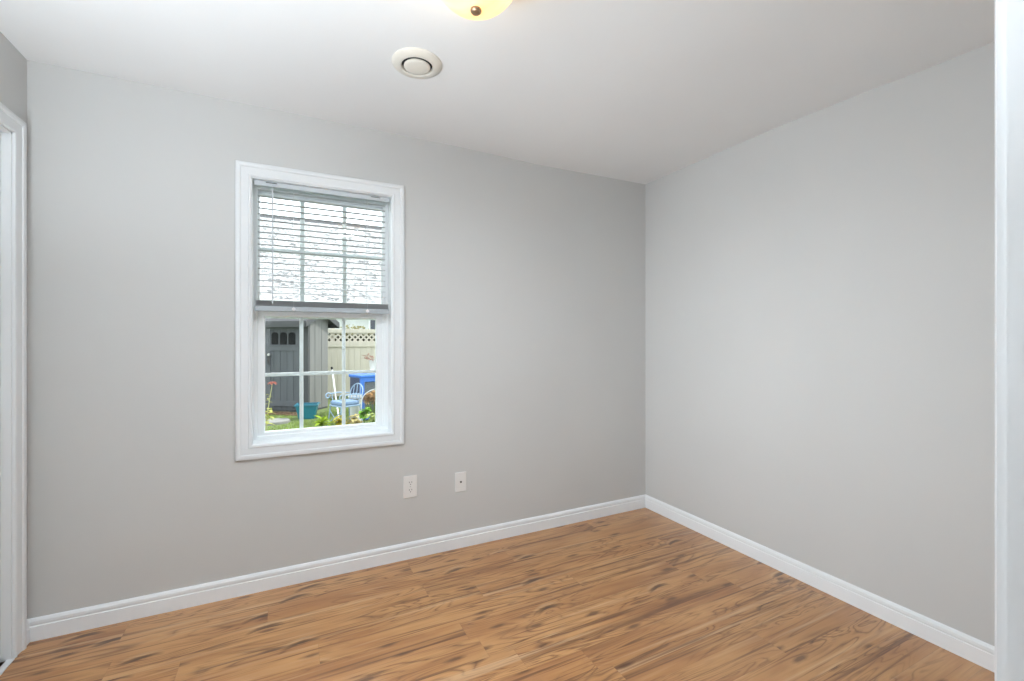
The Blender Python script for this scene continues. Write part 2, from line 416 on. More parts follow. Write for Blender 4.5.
# ------------------------------------------------------------------ window
def glass_mat():
    t = NT('window_glass'); t.n.remove(t.b)
    tr = t.add('ShaderNodeBsdfTransparent', {'Color': (0.97, 0.985, 0.98, 1)})
    gl = t.add('ShaderNodeBsdfGlossy', {'Roughness': 0.01, 'Color': (1, 1, 1, 1)})
    fr = t.add('ShaderNodeFresnel', {'IOR': 1.35})
    mx = t.add('ShaderNodeMixShader', {0: fr.outputs[0], 1: tr.outputs[0], 2: gl.outputs[0]})
    t.l.new(mx.outputs[0], t.out.inputs[0])
    return t.m
M_glass = glass_mat()
win = bpy.data.objects.new('window_1', None); C.objects.link(win); win['kind'] = 'structure'
struct('casing', rect_sweep(WX0 - 0.004, WX1 + 0.004, WZ0 - 0.004, WZ1 + 0.004, CP, lambda a, z, h: (a, YB - h, z)), M_trim, win, True)
struct('jamb', rect_frame(WX0 - 0.012, WX1 + 0.012, WZ0 - 0.012, WZ1 + 0.012, 0.012, YB - 0.001, YB + 0.150), M_vinyl, win)
FY = YB + 0.098
struct('frame', rect_frame(WX0, WX1, WZ0, WZ1, 0.018, FY, FY + 0.085, 0.003, 0.022, 0.020), M_vinyl, win)
MZ = 1.395
struct('jamb_liner', box((WX1 - 0.030, FY + 0.004, WZ0 + 0.015), (WX1 - 0.017, FY + 0.046, MZ + 0.3), 0.002), M_vinyl, win)
up = struct('upper_sash', rect_frame(WX0 + 0.010, WX1 - 0.006, MZ - 0.035, WZ1 - 0.008, 0.014, FY + 0.048, FY + 0.076, 0.003, 0.028, 0.035), M_vinyl, win)
lo_ = struct('lower_sash', rect_frame(WX0 + 0.012, WX1 - 0.026, WZ0 + 0.008, MZ + 0.006, 0.038, FY + 0.010, FY + 0.042, 0.004, 0.036, 0.028), M_vinyl, win)
def grille(x0, x1, z0, z1, xs, zm, y, w, name, parent):
    bm = bmesh.new()
    for x in xs: add_box(bm, (x - w / 2, y - 0.004, z0), (x + w / 2, y + 0.004, z1), 0.0015)
    add_box(bm, (x0, y - 0.0045, zm - w / 2), (x1, y + 0.0045, zm + w / 2), 0.0015)
    return struct(name, bm, M_vinyl, parent)
GL = (WX0 + 0.050, WX1 - 0.064, WZ0 + 0.036, MZ - 0.030)
struct('glass_pane', box((GL[0] - 0.006, FY + 0.024, GL[2] - 0.006), (GL[1] + 0.006, FY + 0.028, GL[3] + 0.006)), M_glass, lo_)
grille(GL[0] - .002, GL[1] + .002, GL[2] - .002, GL[3] + .002, (0.0585, 0.2735), 1.0605, FY + 0.0330, 0.019, 'muntin_grille', lo_)
GU = (WX0 + 0.024, WX1 - 0.020, MZ, WZ1 - 0.036)
struct('glass_pane', box((GU[0] - 0.006, FY + 0.060, GU[2] - 0.006), (GU[1] + 0.006, FY + 0.064, GU[3] + 0.006)), M_glass, up)
grille(GU[0] - .002, GU[1] + .002, GU[2] - .002, GU[3] + .002, (0.064, 0.282), 1.722, FY + 0.069, 0.022, 'muntin_grille', up)
bm = bmesh.new(); add_box(bm, (0.15, FY + 0.004, MZ + 0.006), (0.21, FY + 0.036, MZ + 0.016), 0.003); add_box(bm, (0.165, FY - 0.004, MZ + 0.012), (0.178, FY + 0.02, MZ + 0.022), 0.002)
struct('sash_lock', bm, M_vinyl, lo_)

# ------------------------------------------------------------------ venetian blind
def slat_mat():
    t = NT('blind_slat_white')
    df = t.add('ShaderNodeBsdfDiffuse', {'Color': (0.56, 0.57, 0.58, 1)})
    tl = t.add('ShaderNodeBsdfTranslucent', {'Color': (0.70, 0.72, 0.74, 1)})
    mx = t.add('ShaderNodeMixShader', {0: 0.04, 1: df.outputs[0], 2: tl.outputs[0]})
    t.l.new(mx.outputs[0], t.out.inputs[0]); return t.m
M_slat = slat_mat()
M_blind = plain('blind_rail_shaded', (0.56, 0.60, 0.63, 1), 0.4, var=0.01)  # the headrail's shadow tone is put into its colour
M_rail = plain('blind_bottom_rail_shaded', (0.40, 0.44, 0.47, 1), 0.4, var=0.01)  # bottom rail darkened: its backlit shade is put into the colour
M_cord = plain('blind_cord', (0.78, 0.79, 0.80, 1), 0.7)
M_wand = plain('clear_wand', (0.62, 0.65, 0.68, 1), 0.2)
BX0, BX1, BY = WX0 + 0.008, WX1 - 0.007, YB + 0.032
bl = thing('window_blind', 'white venetian blind lowered over the upper half of the window', 'blind', (0, 0, 0))
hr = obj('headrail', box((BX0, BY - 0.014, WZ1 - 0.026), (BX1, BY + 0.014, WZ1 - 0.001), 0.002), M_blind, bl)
for x in (BX0 + 0.05, BX1 - 0.10): obj('bracket_slot', box((x, BY - 0.0155, WZ1 - 0.010), (x + 0.05, BY - 0.0135, WZ1 - 0.006), 0.0005), M_dark, hr)
bm = bmesh.new(); pitch = 0.0303; zs = []
z = WZ1 - 0.046
while z > 1.462: zs.append(z); z -= pitch
SW = 0.037; TL = math.radians(3)
def add_slat(bm, zc, tilt=TL, ea=0.014, eb=0.020):
    prof = []
    for k in range(5):
        u = (k / 4 - 0.5) * SW; prof.append((u * math.cos(tilt), u * math.sin(tilt) + 0.0022 * (1 - (2 * u / SW) ** 2)))
    pts = [(BY + a, zc + b) for a, b in prof] + [(BY + a, zc + b - 0.0006) for a, b in reversed(prof)]
    add_prism(bm, pts, 'X', BX0 + ea, BX1 - eb)
for z in zs: add_slat(bm, z)
obj('slats', bm, M_slat, bl)
bm = bmesh.new()
for k in range(8): add_slat(bm, 1.418 + k * 0.0034, 0.0, 0.003, 0.003)
obj('gathered_slats', bm, M_slat, bl)
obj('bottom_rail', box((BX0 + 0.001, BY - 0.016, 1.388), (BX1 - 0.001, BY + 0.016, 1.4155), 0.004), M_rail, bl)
for x in (0.02, 0.385):
    bm = bmesh.new()
    for dy in (-0.0195, 0.0195): add_tube(bm, [(x, BY + dy, WZ1 - 0.024), (x, BY + dy, 1.40)], 0.0008, 6)
    for z in zs: add_tube(bm, [(x, BY - 0.0195, z - 0.002), (x, BY + 0.0195, z - 0.001)], 0.0005, 4)
    obj('ladder_cord', bm, M_cord, bl)
    obj('cord_button', lathe([(0, -0.0165), (0.008, -0.0165), (0.009, -0.012), (0, -0.012)], 16, (x, BY - 0.006, 1.402), 'Y'), M_cord, bl)
w = obj('tilt_wand', tube([(-0.076, BY - 0.024, WZ1 - 0.040), (-0.0755, BY - 0.025, 1.70), (-0.076, BY - 0.024, 1.425)], 0.0036, 6), M_wand, bl)
obj('wand_hook', tube([(-0.076, BY - 0.012, WZ1 - 0.018), (-0.076, BY - 0.024, WZ1 - 0.022), (-0.076, BY - 0.024, WZ1 - 0.041)], 0.0018, 6), M_wand, w)

# ------------------------------------------------------------------ wall plates
def plate_bm(w, h, d=0.006):
    return box((-w / 2, -d, -h / 2), (w / 2, 0, h / 2), 0.0022)
o1 = thing('wall_outlet', 'white double power outlet on the grey wall below the window corner', 'outlet', (0.617, YB, 0.408))
obj('cover_plate', plate_bm(0.078, 0.124), M_white, o1)
for zc in (0.0215, -0.0215):
    bm = bmesh.new()
    pts = []
    for k in range(24):
        a = 2 * PI * k / 24; pts.append((0.0172 * math.cos(a), zc + max(-0.0138, min(0.0138, 0.0172 * math.sin(a)))))
    add_prism(bm, pts, 'Y', -0.0082, -0.004)
    r = obj('receptacle', bm, M_white, o1)
    bm = bmesh.new()
    add_box(bm, (-0.0082, -0.0087, zc + 0.000), (-0.0056, -0.0080, zc + 0.0085)); add_box(bm, (0.0056, -0.0087, zc + 0.001), (0.0082, -0.0080, zc + 0.0080))
    add_lathe(bm, [(0, -0.0087), (0.0026, -0.0087), (0.0026, -0.0080), (0, -0.0080)], 12, (0, 0, zc - 0.0072), 'Y')
    obj('plug_slots', bm, M_dark, r)
M_steel = plain('steel_screw', (0.55, 0.54, 0.52, 1), 0.3, 0.9)
obj('screw', lathe([(0, -0.0072), (0.0028, -0.0070), (0.0032, -0.0058), (0, -0.0058)], 14, (0, 0, 0), 'Y'), M_steel, o1)
o2 = thing('cable_outlet', 'white wall plate with one round cable jack, right of the power outlet', 'outlet', (0.920, YB, 0.3925))
obj('cover_plate', plate_bm(0.071, 0.116), M_white, o2)
obj('coaxial_jack', lathe([(0, -0.0150), (0.0034, -0.0150), (0.0042, -0.0140), (0.0042, -0.0085), (0.0062, -0.0085), (0.0062, -0.0055), (0, -0.0055)], 16, (0, 0, 0), 'Y'), plain('dark_jack', (0.10, 0.095, 0.09, 1), 0.35, 0.6), o2)
for zc in (0.042, -0.042): obj('screw', lathe([(0, -0.0072), (0.0026, -0.0070), (0.0030, -0.0058), (0, -0.0058)], 14, (0, 0, zc), 'Y'), M_white, o2)

# ------------------------------------------------------------------ ceiling vent
M_vent = plain('cream_vent', (0.74, 0.71, 0.64, 1), 0.4, var=0.02, scale=5)
v = thing('ceiling_vent', 'round white air vent on the ceiling near the ceiling lamp', 'vent', (0.478, 1.853, H))
R = 0.103
obj('outer_ring', lathe([(R, 0), (R, -0.004), (R - 0.004, -0.009), (R - 0.022, -0.015), (R - 0.032, -0.0175), (R - 0.037, -0.0165), (R - 0.040, -0.012), (R - 0.040, 0)], 64), M_vent, v, True)
obj('throat', lathe([(0, -0.003), (R - 0.040, -0.003), (R - 0.040, -0.0035), (0, -0.0035)], 48), M_dark, v)
obj('damper_disc', lathe([(0, -0.0235), (0.040, -0.0225), (0.050, -0.0200), (0.0545, -0.0165), (0.0535, -0.0130), (0.045, -0.011), (0, -0.010)], 64), M_vent, v, True)
obj('stem', lathe([(0, -0.002), (0.006, -0.002), (0.006, -0.012), (0, -0.012)], 12), M_vent, v)

# ------------------------------------------------------------------ ceiling lamp
def bowl_mat():
    t = NT('alabaster_glass')
    tc = t.add('ShaderNodeTexCoord')
    nz = t.add('ShaderNodeTexNoise', {'Vector': tc.outputs['Object'], 'Scale': 6.0, 'Detail': 4.0, 'Distortion': 1.0})
    c = t.ramp(nz.outputs[0], [(0.3, (0.97, 0.80, 0.53, 1)), (0.7, (0.97, 0.88, 0.68, 1))])
    df = t.add('ShaderNodeBsdfDiffuse', {'Color': c}); tl = t.add('ShaderNodeBsdfTranslucent', {'Color': c})
    em = t.add('ShaderNodeEmission', {'Color': c, 'Strength': 0.18})
    mx = t.add('ShaderNodeMixShader', {0: 0.6, 1: df.outputs[0], 2: tl.outputs[0]})
    ad = t.add('ShaderNodeAddShader', {0: mx.outputs[0], 1: em.outputs[0]})
    t.l.new(ad.outputs[0], t.out.inputs[0]); return t.m
M_brass = plain('antique_brass', (0.36, 0.24, 0.15, 1), 0.35, 0.8)
lm = thing('ceiling_lamp', 'lit flush ceiling lamp with a cream glass bowl and bronze finial', 'lamp', (LAMP[0], LAMP[1], H))
obj('ceiling_pan', lathe([(0, 0), (0.128, 0), (0.128, -0.012), (0.118, -0.030), (0.060, -0.034), (0, -0.034)], 56), M_brass, lm, True)
prof = []
for k in range(15):
    a = PI / 2 * k / 14; prof.append((0.134 * math.sin(a) ** 0.95, -0.066 - 0.129 * math.cos(a)))
prof[0] = (0.004, -0.195)
inner = [(max(r - 0.004, 0.004), zz + (0.004 if r < 0.12 else 0.001)) for r, zz in reversed(prof)]
bm = bmesh.new(); add_lathe(bm, prof + [(0.136, -0.062), (0.131, -0.060)] + inner, 56)
obj('glass_bowl', bm, bowl_mat(), lm, True)
fn = obj('finial', lathe([(0, -0.2095), (0.006, -0.209), (0.012, -0.2065), (0.0155, -0.2025), (0.0165, -0.199), (0.0160, -0.196), (0.0130, -0.194), (0, -0.193)], 24), M_brass, lm, True)
obj('rod', lathe([(0, -0.03), (0.004, -0.03), (0.004, -0.196), (0, -0.196)], 10), M_brass, lm)
def bulb_mat():
    t = NT('lit_bulb'); t.set(Base_Color=(1, 1, 1, 1)); t.b.inputs['Emission Color'].default_value = (1.0, 0.86, 0.62, 1); t.b.inputs['Emission Strength'].default_value = 130.0
    return t.m
M_bulb = bulb_mat()
for sx, sy in ((0.066, -0.020),):
    b = obj('light_bulb', lathe([(0, -0.135), (0.018, -0.131), (0.028, -0.117), (0.030, -0.105), (0.024, -0.088), (0.014, -0.072), (0.013, -0.062), (0, -0.062)], 24, (sx, sy, 0)), M_bulb, lm, True)
    obj('bulb_socket', lathe([(0, -0.034), (0.017, -0.034), (0.017, -0.064), (0, -0.064)], 20, (sx, sy, 0)), M_white, b)

# ------------------------------------------------------------------ the garden outside the window
DAY = 1.0                                         # garden colours as they are under this sky
_plain = plain
def plain(name, col, *a, **k): return _plain(name, tuple(c * DAY for c in col[:3]) + (1,), *a, **k)
def wood_like(name, col, rough=0.7, sx=60.0, sz=4.0, var=0.18):
    col = tuple(c * DAY for c in col[:3]); t = NT(name); tc = t.add('ShaderNodeTexCoord')
    mp = t.add('ShaderNodeMapping', {'Vector': tc.outputs['Object'], 'Scale': (sx, sx, sz)})
    nz = t.add('ShaderNodeTexNoise', {'Vector': mp.outputs[0], 'Scale': 1.0, 'Detail': 4.0})
    lo = tuple(c * (1 - var) for c in col[:3]) + (1,); hi = tuple(min(1, c * (1 + var)) for c in col[:3]) + (1,)
    t.set(Base_Color=t.ramp(nz.outputs[0], [(0.3, lo), (0.7, hi)]), Roughness=rough); return t.m
M_soil = plain('lawn_soil', (0.11, 0.15, 0.045, 1), 0.95, var=0.35, scale=9, bump=0.4)
struct('lawn_ground', box((-30, YB + 0.15, GZ - 0.3), (30, 60, GZ)), M_soil)
def leaf_mat(name, col, var=0.3):
    col = tuple(c * DAY for c in col[:3]); t = NT(name); t.n.remove(t.b)
    tc = t.add('ShaderNodeTexCoord'); nz = t.add('ShaderNodeTexNoise', {'Vector': tc.outputs['Object'], 'Scale': 9.0, 'Detail': 2.0})
    lo = tuple(c * (1 - var) for c in col[:3]) + (1,); hi = tuple(min(1, c * (1 + var)) for c in col[:3]) + (1,)
    c = t.ramp(nz.outputs[0], [(0.3, lo), (0.7, hi)])
    d = t.add('ShaderNodeBsdfDiffuse', {'Color': c}); l = t.add('ShaderNodeBsdfTranslucent', {'Color': c})
    m = t.add('ShaderNodeMixShader', {0: 0.3, 1: d.outputs[0], 2: l.outputs[0]}); t.l.new(m.outputs[0], t.out.inputs[0]); return t.m
M_grass = leaf_mat('grass_blades', (0.25, 0.33, 0.085, 1), 0.35)
rnd = random.Random(3)
SHED_AT, SHED_A = (0.36, 10.71), math.atan2(-0.626, 0.78)
ROUND = [(-0.36, 9.68, 0.42), (0.325, 9.95, 0.30), (1.40, 9.40, 0.42), (0.885, 9.58, 0.14), (1.16, 8.95, 0.17), (1.44, 8.66, 0.12), (0.48, 8.06, 0.13), (0.755, 7.95, 0.12),
         (0.97, 7.80, 0.16), (1.18, 8.22, 0.13), (1.27, 7.70, 0.15), (-0.33, 8.22, 0.20)]
def covered(x, y):
    """Where something stands on the lawn."""
    for a, b, q in ROUND:
        if (x - a) ** 2 + (y - b) ** 2 < q * q: return True
    dx, dy = x - SHED_AT[0], y - SHED_AT[1]; c_, s_ = math.cos(SHED_A), math.sin(SHED_A)
    u, v_ = dx * c_ + dy * s_, -dx * s_ + dy * c_
    if -2.3 < u < 0.33 and -0.50 < v_ < 0.9: return True
    for sx in (-1, 1):
        for sy in (-1, 1):
            ca, sa = math.cos(-1.15), math.sin(-1.15); lx, ly = sx * 0.225, sy * 0.225
            if (x - 0.90 - ca * lx + sa * ly) ** 2 + (y - 8.55 - sa * lx - ca * ly) ** 2 < 0.0030: return True
            if (x - 1.92 - sx * 0.44) ** 2 + (y - 10.35 - sy * 0.27) ** 2 < 0.006: return True
    return (x - 1.46) ** 2 < 0.13 and (y - 8.42) ** 2 < 0.0015
bm = bmesh.new()
for k in range(9000):
    y = rnd.uniform(7.0, 10.9); x = rnd.uniform(-0.10 * y, 0.19 * y)
    if covered(x, y): continue
    h = rnd.uniform(0.025, 0.06); a = rnd.uniform(0, PI); w_ = 0.005; lx, ly = rnd.uniform(-.025, .025), rnd.uniform(-.025, .025)
    v = [bm.verts.new((x - w_ * math.cos(a), y - w_ * math.sin(a), GZ)), bm.verts.new((x + w_ * math.cos(a), y + w_ * math.sin(a), GZ)), bm.verts.new((x + lx, y + ly, GZ + h))]
    bm.faces.new(v)
tag(obj('lawn_grass', bm, M_grass), 'short green lawn grass in front of the grey shed', 'grass', kind='stuff')

# leaf and stem builders
def add_leaf(bm, p, d, up, L, w, n=4, droop=0.3, mi=0):
    """A pointed, folded leaf blade starting at P along D."""
    p = Vector(p); d = Vector(d).normalized(); s = d.cross(Vector(up)).normalized(); u = s.cross(d)
    prev = None
    for i in range(n + 1):
        t = i / n; c = p + d * (L * t) - Vector((0, 0, 1)) * (droop * L * t * t); ww = w * math.sin(PI * min(1, 0.12 + 0.88 * t)) ** 0.8
        if i == n: ww = 0.0005
        row = [bm.verts.new(c + s * ww + u * ww * 0.3), bm.verts.new(c), bm.verts.new(c - s * ww + u * ww * 0.3)]
        if prev:
            for k in (0, 1): bm.faces.new((prev[k], prev[k + 1], row[k + 1], row[k])).material_index = mi
        prev = row
def rand_dir(r, zlo=-0.2, zhi=1.0):
    a = r.uniform(0, 2 * PI); z = r.uniform(zlo, zhi); q = math.sqrt(max(0, 1 - z * z)); return Vector((q * math.cos(a), q * math.sin(a), z))
M_stem = plain('green_stem', (0.14, 0.20, 0.05, 1), 0.6)
def clump(name, label, cat, loc, seed, n, L, w, mat, spread=0.12, height=0.25, group=None, stems=6, droop=0.5):
    """A low leafy plant: short stems from the ground and broad pointed leaves."""
    r = random.Random(seed); t = thing(name, label, cat, loc, 0, group)
    bs, bl_ = bmesh.new(), bmesh.new()
    for k in range(stems):
        a = 2 * PI * k / stems + r.uniform(-.3, .3); q = r.uniform(0.4, 1) * spread; hh = height * r.uniform(0.55, 1)
        top = Vector((q * math.cos(a), q * math.sin(a), hh)); mid = Vector((top.x * .35, top.y * .35, hh * .6))
        add_tube(bs, [(top.x * .08, top.y * .08, 0), mid, top], [0.006, 0.005, 0.003], 6)
        for j in range(n // stems):
            u = r.uniform(0.35, 1); b = mid.lerp(top, u)
            add_leaf(bl_, b, rand_dir(r, -0.05, 0.8), (0, 0, 1), L * r.uniform(.7, 1.15), w * r.uniform(.8, 1.1), 4, droop)
    obj('stems', bs, M_stem, t); obj('foliage', bl_, mat, t)
    return t

# shed, its corner turned towards the window
M_shed = wood_like('grey_shed_siding', (0.15, 0.15, 0.145, 1), 0.75, 14, 1.5, 0.12)
M_shedf = wood_like('shaded_shed_front', (0.082, 0.088, 0.098, 1), 0.75, 14, 1.5, 0.12)  # darker copy of the grey siding, with the front's shade in its colour
M_shedt = wood_like('dark_shed_trim', (0.050, 0.052, 0.055, 1), 0.7, 14, 1.5, 0.1)
M_pane = plain('dark_shed_window', (0.010, 0.011, 0.012, 1), 0.6, spec=0.1)
M_shroof = plain('weathered_shingles', (0.07, 0.07, 0.075, 1), 0.9, var=0.35, scale=40, bump=0.3)
# local frame: the front wall runs to -x from the near corner, the side wall to +y
SHW, SHD, SHH, SHP = 2.1, 0.72, 2.03, 2.20
sh = thing('garden_shed', 'grey garden shed with a small-windowed door seen through the lower window panes', 'shed', (0.36, 10.71, GZ), math.atan2(-0.626, 0.78))
def siding(a0, a1, z0, z1, board, side):
    """Vertical boards with V grooves as one wall mesh, along x (front, facing -y) or along y (side, facing +x)."""
    bm = bmesh.new(); n = max(1, round((a1 - a0) / board)); bw = (a1 - a0) / n
    for k in range(n):
        a, b = a0 + k * bw, a0 + (k + 1) * bw
        pts = [(a, 0.04), (a, 0.012), (a + 0.010, 0), (b - 0.010, 0), (b, 0.012), (b, 0.04)]
        if side: pts = [(-q, p) for p, q in pts]
        add_prism(bm, pts, 'Z', z0, z1)
    return bm
obj('front_wall', siding(-SHW, -0.04, 0.04, SHH, 0.16, False), M_shedf, sh)
bm = siding(0.0, SHD, 0.04, SHH, 0.24, True)
add_prism(bm, [(0, SHH), (SHD, SHH), (SHD / 2, SHP - 0.04)], 'X', -0.04, -0.001)
obj('side_wall', bm, M_shed, sh)
bm = bmesh.new(); add_box(bm, (-SHW, SHD - 0.04, 0.04), (-0.04, SHD, SHH)); add_box(bm, (-SHW - 0.04, 0.0, 0.04), (-SHW, SHD, SHH))
obj('back_wall', bm, M_shedf, sh)
obj('base_rail', box((-SHW, 0.01, 0.0), (-0.01, SHD - 0.01, 0.05)), M_shedt, sh)
bm = bmesh.new(); add_box(bm, (-0.13, -0.022, 0.03), (0.004, 0.0, SHH - 0.02), 0.004); add_box(bm, (0.0, -0.022, 0.03), (0.018, 0.045, SHH - 0.02), 0.003)
obj('corner_trim', bm, M_shedt, sh)
bm = bmesh.new()
sl = (SHP - SHH) / (SHD / 2); ov = 0.24
for sgn in (1, -1):
    ye = SHD / 2 - sgn * (SHD / 2 + ov); ze = SHH - ov * sl
    add_prism(bm, [(ye, ze + 0.02), (SHD / 2, SHP + 0.02), (SHD / 2, SHP + 0.07), (ye, ze + 0.07)], 'X', -SHW - 0.15, 0.14)
obj('roof', bm, M_shroof, sh)
bm = bmesh.new()
for sgn in (1, -1):
    ye = SHD / 2 - sgn * (SHD / 2 + ov); ze = SHH - ov * sl
    add_prism(bm, [(ye, ze - 0.06), (SHD / 2, SHP - 0.06), (SHD / 2, SHP + 0.02), (ye, ze + 0.02)], 'X', 0.115, 0.139)
    add_box(bm, (-SHW - 0.15, min(ye, ye + sgn * 0.022), ze - 0.06), (0.14, max(ye, ye + sgn * 0.022), ze + 0.02))
obj('fascia', bm, M_shedt, sh)
DXa, DXb = -1.00, -0.17
bm = bmesh.new()
for k in range(5):
    a = DXa + k * (DXb - DXa) / 5; b = a + (DXb - DXa) / 5
    add_prism(bm, [(a, 0.0), (a, -0.018), (a + 0.008, -0.028), (b - 0.008, -0.028), (b, -0.018), (b, 0.0)], 'Z', 0.12, 1.93)
for za, zb in ((0.12, 0.24), (1.34, 1.46), (1.80, 1.95)): add_box(bm, (DXa, -0.045, za), (DXb, -0.026, zb), 0.004)
for xa in (DXa, DXb - 0.09): add_box(bm, (xa, -0.043, 0.12), (xa + 0.09, -0.026, 1.95), 0.004)
add_box(bm, (DXa - 0.01, -0.055, 1.445), (DXb + 0.01, -0.026, 1.470), 0.004)
dr_ = obj('door', bm, M_shedf, sh)
for k in range(3):
    xa = DXa + 0.115 + k * 0.215
    bm = bmesh.new(); pts = [(xa, 1.48), (xa + 0.165, 1.48)]
    for q in range(9):
        a = PI * q / 8; pts.append((xa + 0.0825 + 0.0825 * math.cos(a), 1.69 + 0.06 * math.sin(a)))
    add_prism(bm, pts, 'Y', -0.040, -0.024); obj('window', bm, M_pane, dr_)
bm = bmesh.new(); add_box(bm, (DXa + 0.02, -0.052, 1.02), (DXa + 0.085, -0.042, 1.30), 0.004); add_tube(bm, [(DXa + 0.05, -0.05, 1.06), (DXa + 0.05, -0.085, 1.09), (DXa + 0.05, -0.085, 1.20), (DXa + 0.05, -0.05, 1.23)], 0.009, 8)
obj('handle', bm, M_shedt, dr_)
obj('padlock', lathe([(0, -0.02), (0.025, -0.02), (0.03, -0.01), (0.03, 0.01), (0.025, 0.02), (0, 0.02)], 16, (DXa + 0.075, -0.072, 1.255), 'Y'), plain('padlock_silver', (0.5, 0.5, 0.48, 1), 0.35, 0.3), dr_)

# brown bark bed along the shed, and a flat paving stone
r = random.Random(5); bm = bmesh.new()
M_bark = plain('bark_mulch', (0.15, 0.088, 0.050, 1), 0.9, var=0.5, scale=25)
for k in range(900):
    u, v_ = r.uniform(-2.1, 0.25), r.uniform(-0.42, -0.09)
    p = Matrix.Translation((SHED_AT[0], SHED_AT[1], GZ)) @ Matrix.Rotation(SHED_A, 4, 'Z') @ Vector((u, v_, 0))
    s_ = r.uniform(0.012, 0.035)
    add_box(bm, (-s_, -s_ * .5, 0), (s_, s_ * .5, s_ * .5), 0, 0, Matrix.Translation(p) @ Matrix.Rotation(r.uniform(0, PI), 4, 'Z') @ Matrix.Rotation(r.uniform(-.4, .4), 4, 'X'))
tag(obj('bark_mulch', bm, M_bark), 'strip of brown bark mulch along the foot of the grey shed', 'mulch', kind='stuff')
bm = bmesh.new(); pts = []
for k in range(14):
    a = 2 * PI * k / 14; q = 1 + 0.05 * math.sin(3 * a + 1); c_, s_ = math.cos(a), math.sin(a)
    pts.append((-0.36 + 0.36 * q * math.copysign(abs(c_) ** 0.6, c_), 9.68 + 0.27 * q * math.copysign(abs(s_) ** 0.6, s_)))
add_prism(bm, pts, 'Z', GZ, GZ + 0.045)
bmesh.ops.bevel(bm, geom=[e for e in bm.edges if all(v.co.z > GZ + 0.04 for v in e.verts)], offset=0.012, segments=2, affect='EDGES')
tag(obj('paving_stone', bm, plain('pale_stone', (0.24, 0.235, 0.22, 1), 0.85, var=0.15, scale=12, bump=0.2)), 'pale flat paving stone lying in the grass before the shed door', 'stone')

# fence with a lattice top
M_fence = wood_like('cream_fence', (0.53, 0.485, 0.405, 1), 0.75, 12, 1.2, 0.08)
FYY = 12.95
fe = thing('garden_fence', 'cream board fence with a diamond lattice top beyond the shed', 'fence', (0, FYY, GZ))
fx0, fx1 = -2.6, 4.6
bm = bmesh.new(); n = 48; bw = (fx1 - fx0) / n
for k in range(n):
    a, b = fx0 + k * bw, fx0 + (k + 1) * bw
    add_prism(bm, [(a, 0.022), (a, 0.008), (a + 0.007, 0), (b - 0.007, 0), (b, 0.008), (b, 0.022)], 'Z', 0.05, 1.40)
obj('board_panel', bm, M_fence, fe)
obj('top_rail', box((fx0, -0.035, 1.765), (fx1, 0.055, 1.87), 0.006), M_fence, fe)
obj('middle_rail', box((fx0, -0.035, 1.385), (fx1, 0.055, 1.535), 0.006), M_fence, fe)
obj('bottom_rail', box((fx0, -0.03, 0.06), (fx1, 0.0, 0.18), 0.006), M_fence, fe)
bm = bmesh.new(); z0_, z1_ = 1.535, 1.765; hh = z1_ - z0_; lw = 0.030
for layer, sg in ((0, 1), (1, -1)):
    x = fx0 - hh
    while x < fx1:
        a, b = (x, x + hh) if sg > 0 else (x + hh, x)
        if min(a, b) - lw > fx0 and max(a, b) + lw < fx1:
            y0_ = 0.002 + layer * 0.009
            add_prism(bm, [(a - lw, z0_), (a + lw, z0_), (b + lw, z1_), (b - lw, z1_)], 'Y', y0_, y0_ + 0.008)
        x += 0.147
obj('lattice', bm, M_fence, fe)
for x in (-2.55, -0.75, 1.05, 2.85, 4.55):
    bm = bmesh.new(); add_box(bm, (x - 0.05, 0.045, 0.0), (x + 0.05, 0.145, 1.92), 0.004); obj('post', bm, M_fence, fe)

# house beyond the fence
M_hwall = plain('white_house_wall', (0.70, 0.71, 0.72, 1), 0.8, var=0.04, scale=3)
t = NT('pale_roof_shingles'); tc = t.add('ShaderNodeTexCoord')
mp = t.add('ShaderNodeMapping', {'Vector': tc.outputs['Object'], 'Scale': (1.0, 1.0, 2.0)})
vz = t.add('ShaderNodeTexVoronoi', {'Vector': mp.outputs[0], 'Scale': 11.0}); nz = t.add('ShaderNodeTexNoise', {'Vector': tc.outputs['Object'], 'Scale': 2.2, 'Detail': 6.0, 'Roughness': 0.75})
f_ = t.math('ADD', t.math('MULTIPLY', t.add('ShaderNodeSeparateColor', {0: vz.outputs['Color']}).outputs[0], 0.45), t.math('MULTIPLY', nz.outputs[0], 0.75))
t.set(Base_Color=t.ramp(f_, [(0.36, (0.09, 0.09, 0.093, 1)), (0.50, (0.23, 0.23, 0.235, 1)), (0.64, (0.44, 0.44, 0.44, 1))]), Roughness=0.95); M_roof = t.m
ho = thing('neighbour_house', 'white house with a broad pale shingled roof beyond the fence', 'house', (1.5, 22.0, GZ))
def wallpiece(name, lo, hi): return obj(name, box(lo, hi), M_hwall, ho)
wallpiece('wall', (-7.0, -1.5, 0), (7.5, 8.5, 3.05))
bm = bmesh.new()
RZ0, RZ1, RY = 3.00, 7.75, 4.0
for sg in (1, -1):
    ye = RY - sg * (RY + 2.2)
    add_prism(bm, [(ye, RZ0), (RY, RZ1), (RY, RZ1 + 0.16), (ye, RZ0 + 0.16)], 'X', -7.6, 8.0)
obj('roof', bm, M_roof, ho)
bm = bmesh.new(); add_prism(bm, [(RY - 0.30, RZ1 - 0.08), (RY, RZ1 + 0.22), (RY + 0.30, RZ1 - 0.08), (RY, RZ1 + 0.05)], 'X', -7.6, 8.0)
obj('ridge_cap', bm, M_shroof, ho)
obj('gutter', box((-7.6, -2.36, RZ0 - 0.02), (8.0, -2.22, RZ0 + 0.14), 0.02), M_hwall, ho)
M_navy = plain('navy_glass', (0.045, 0.05, 0.075, 1), 0.15)
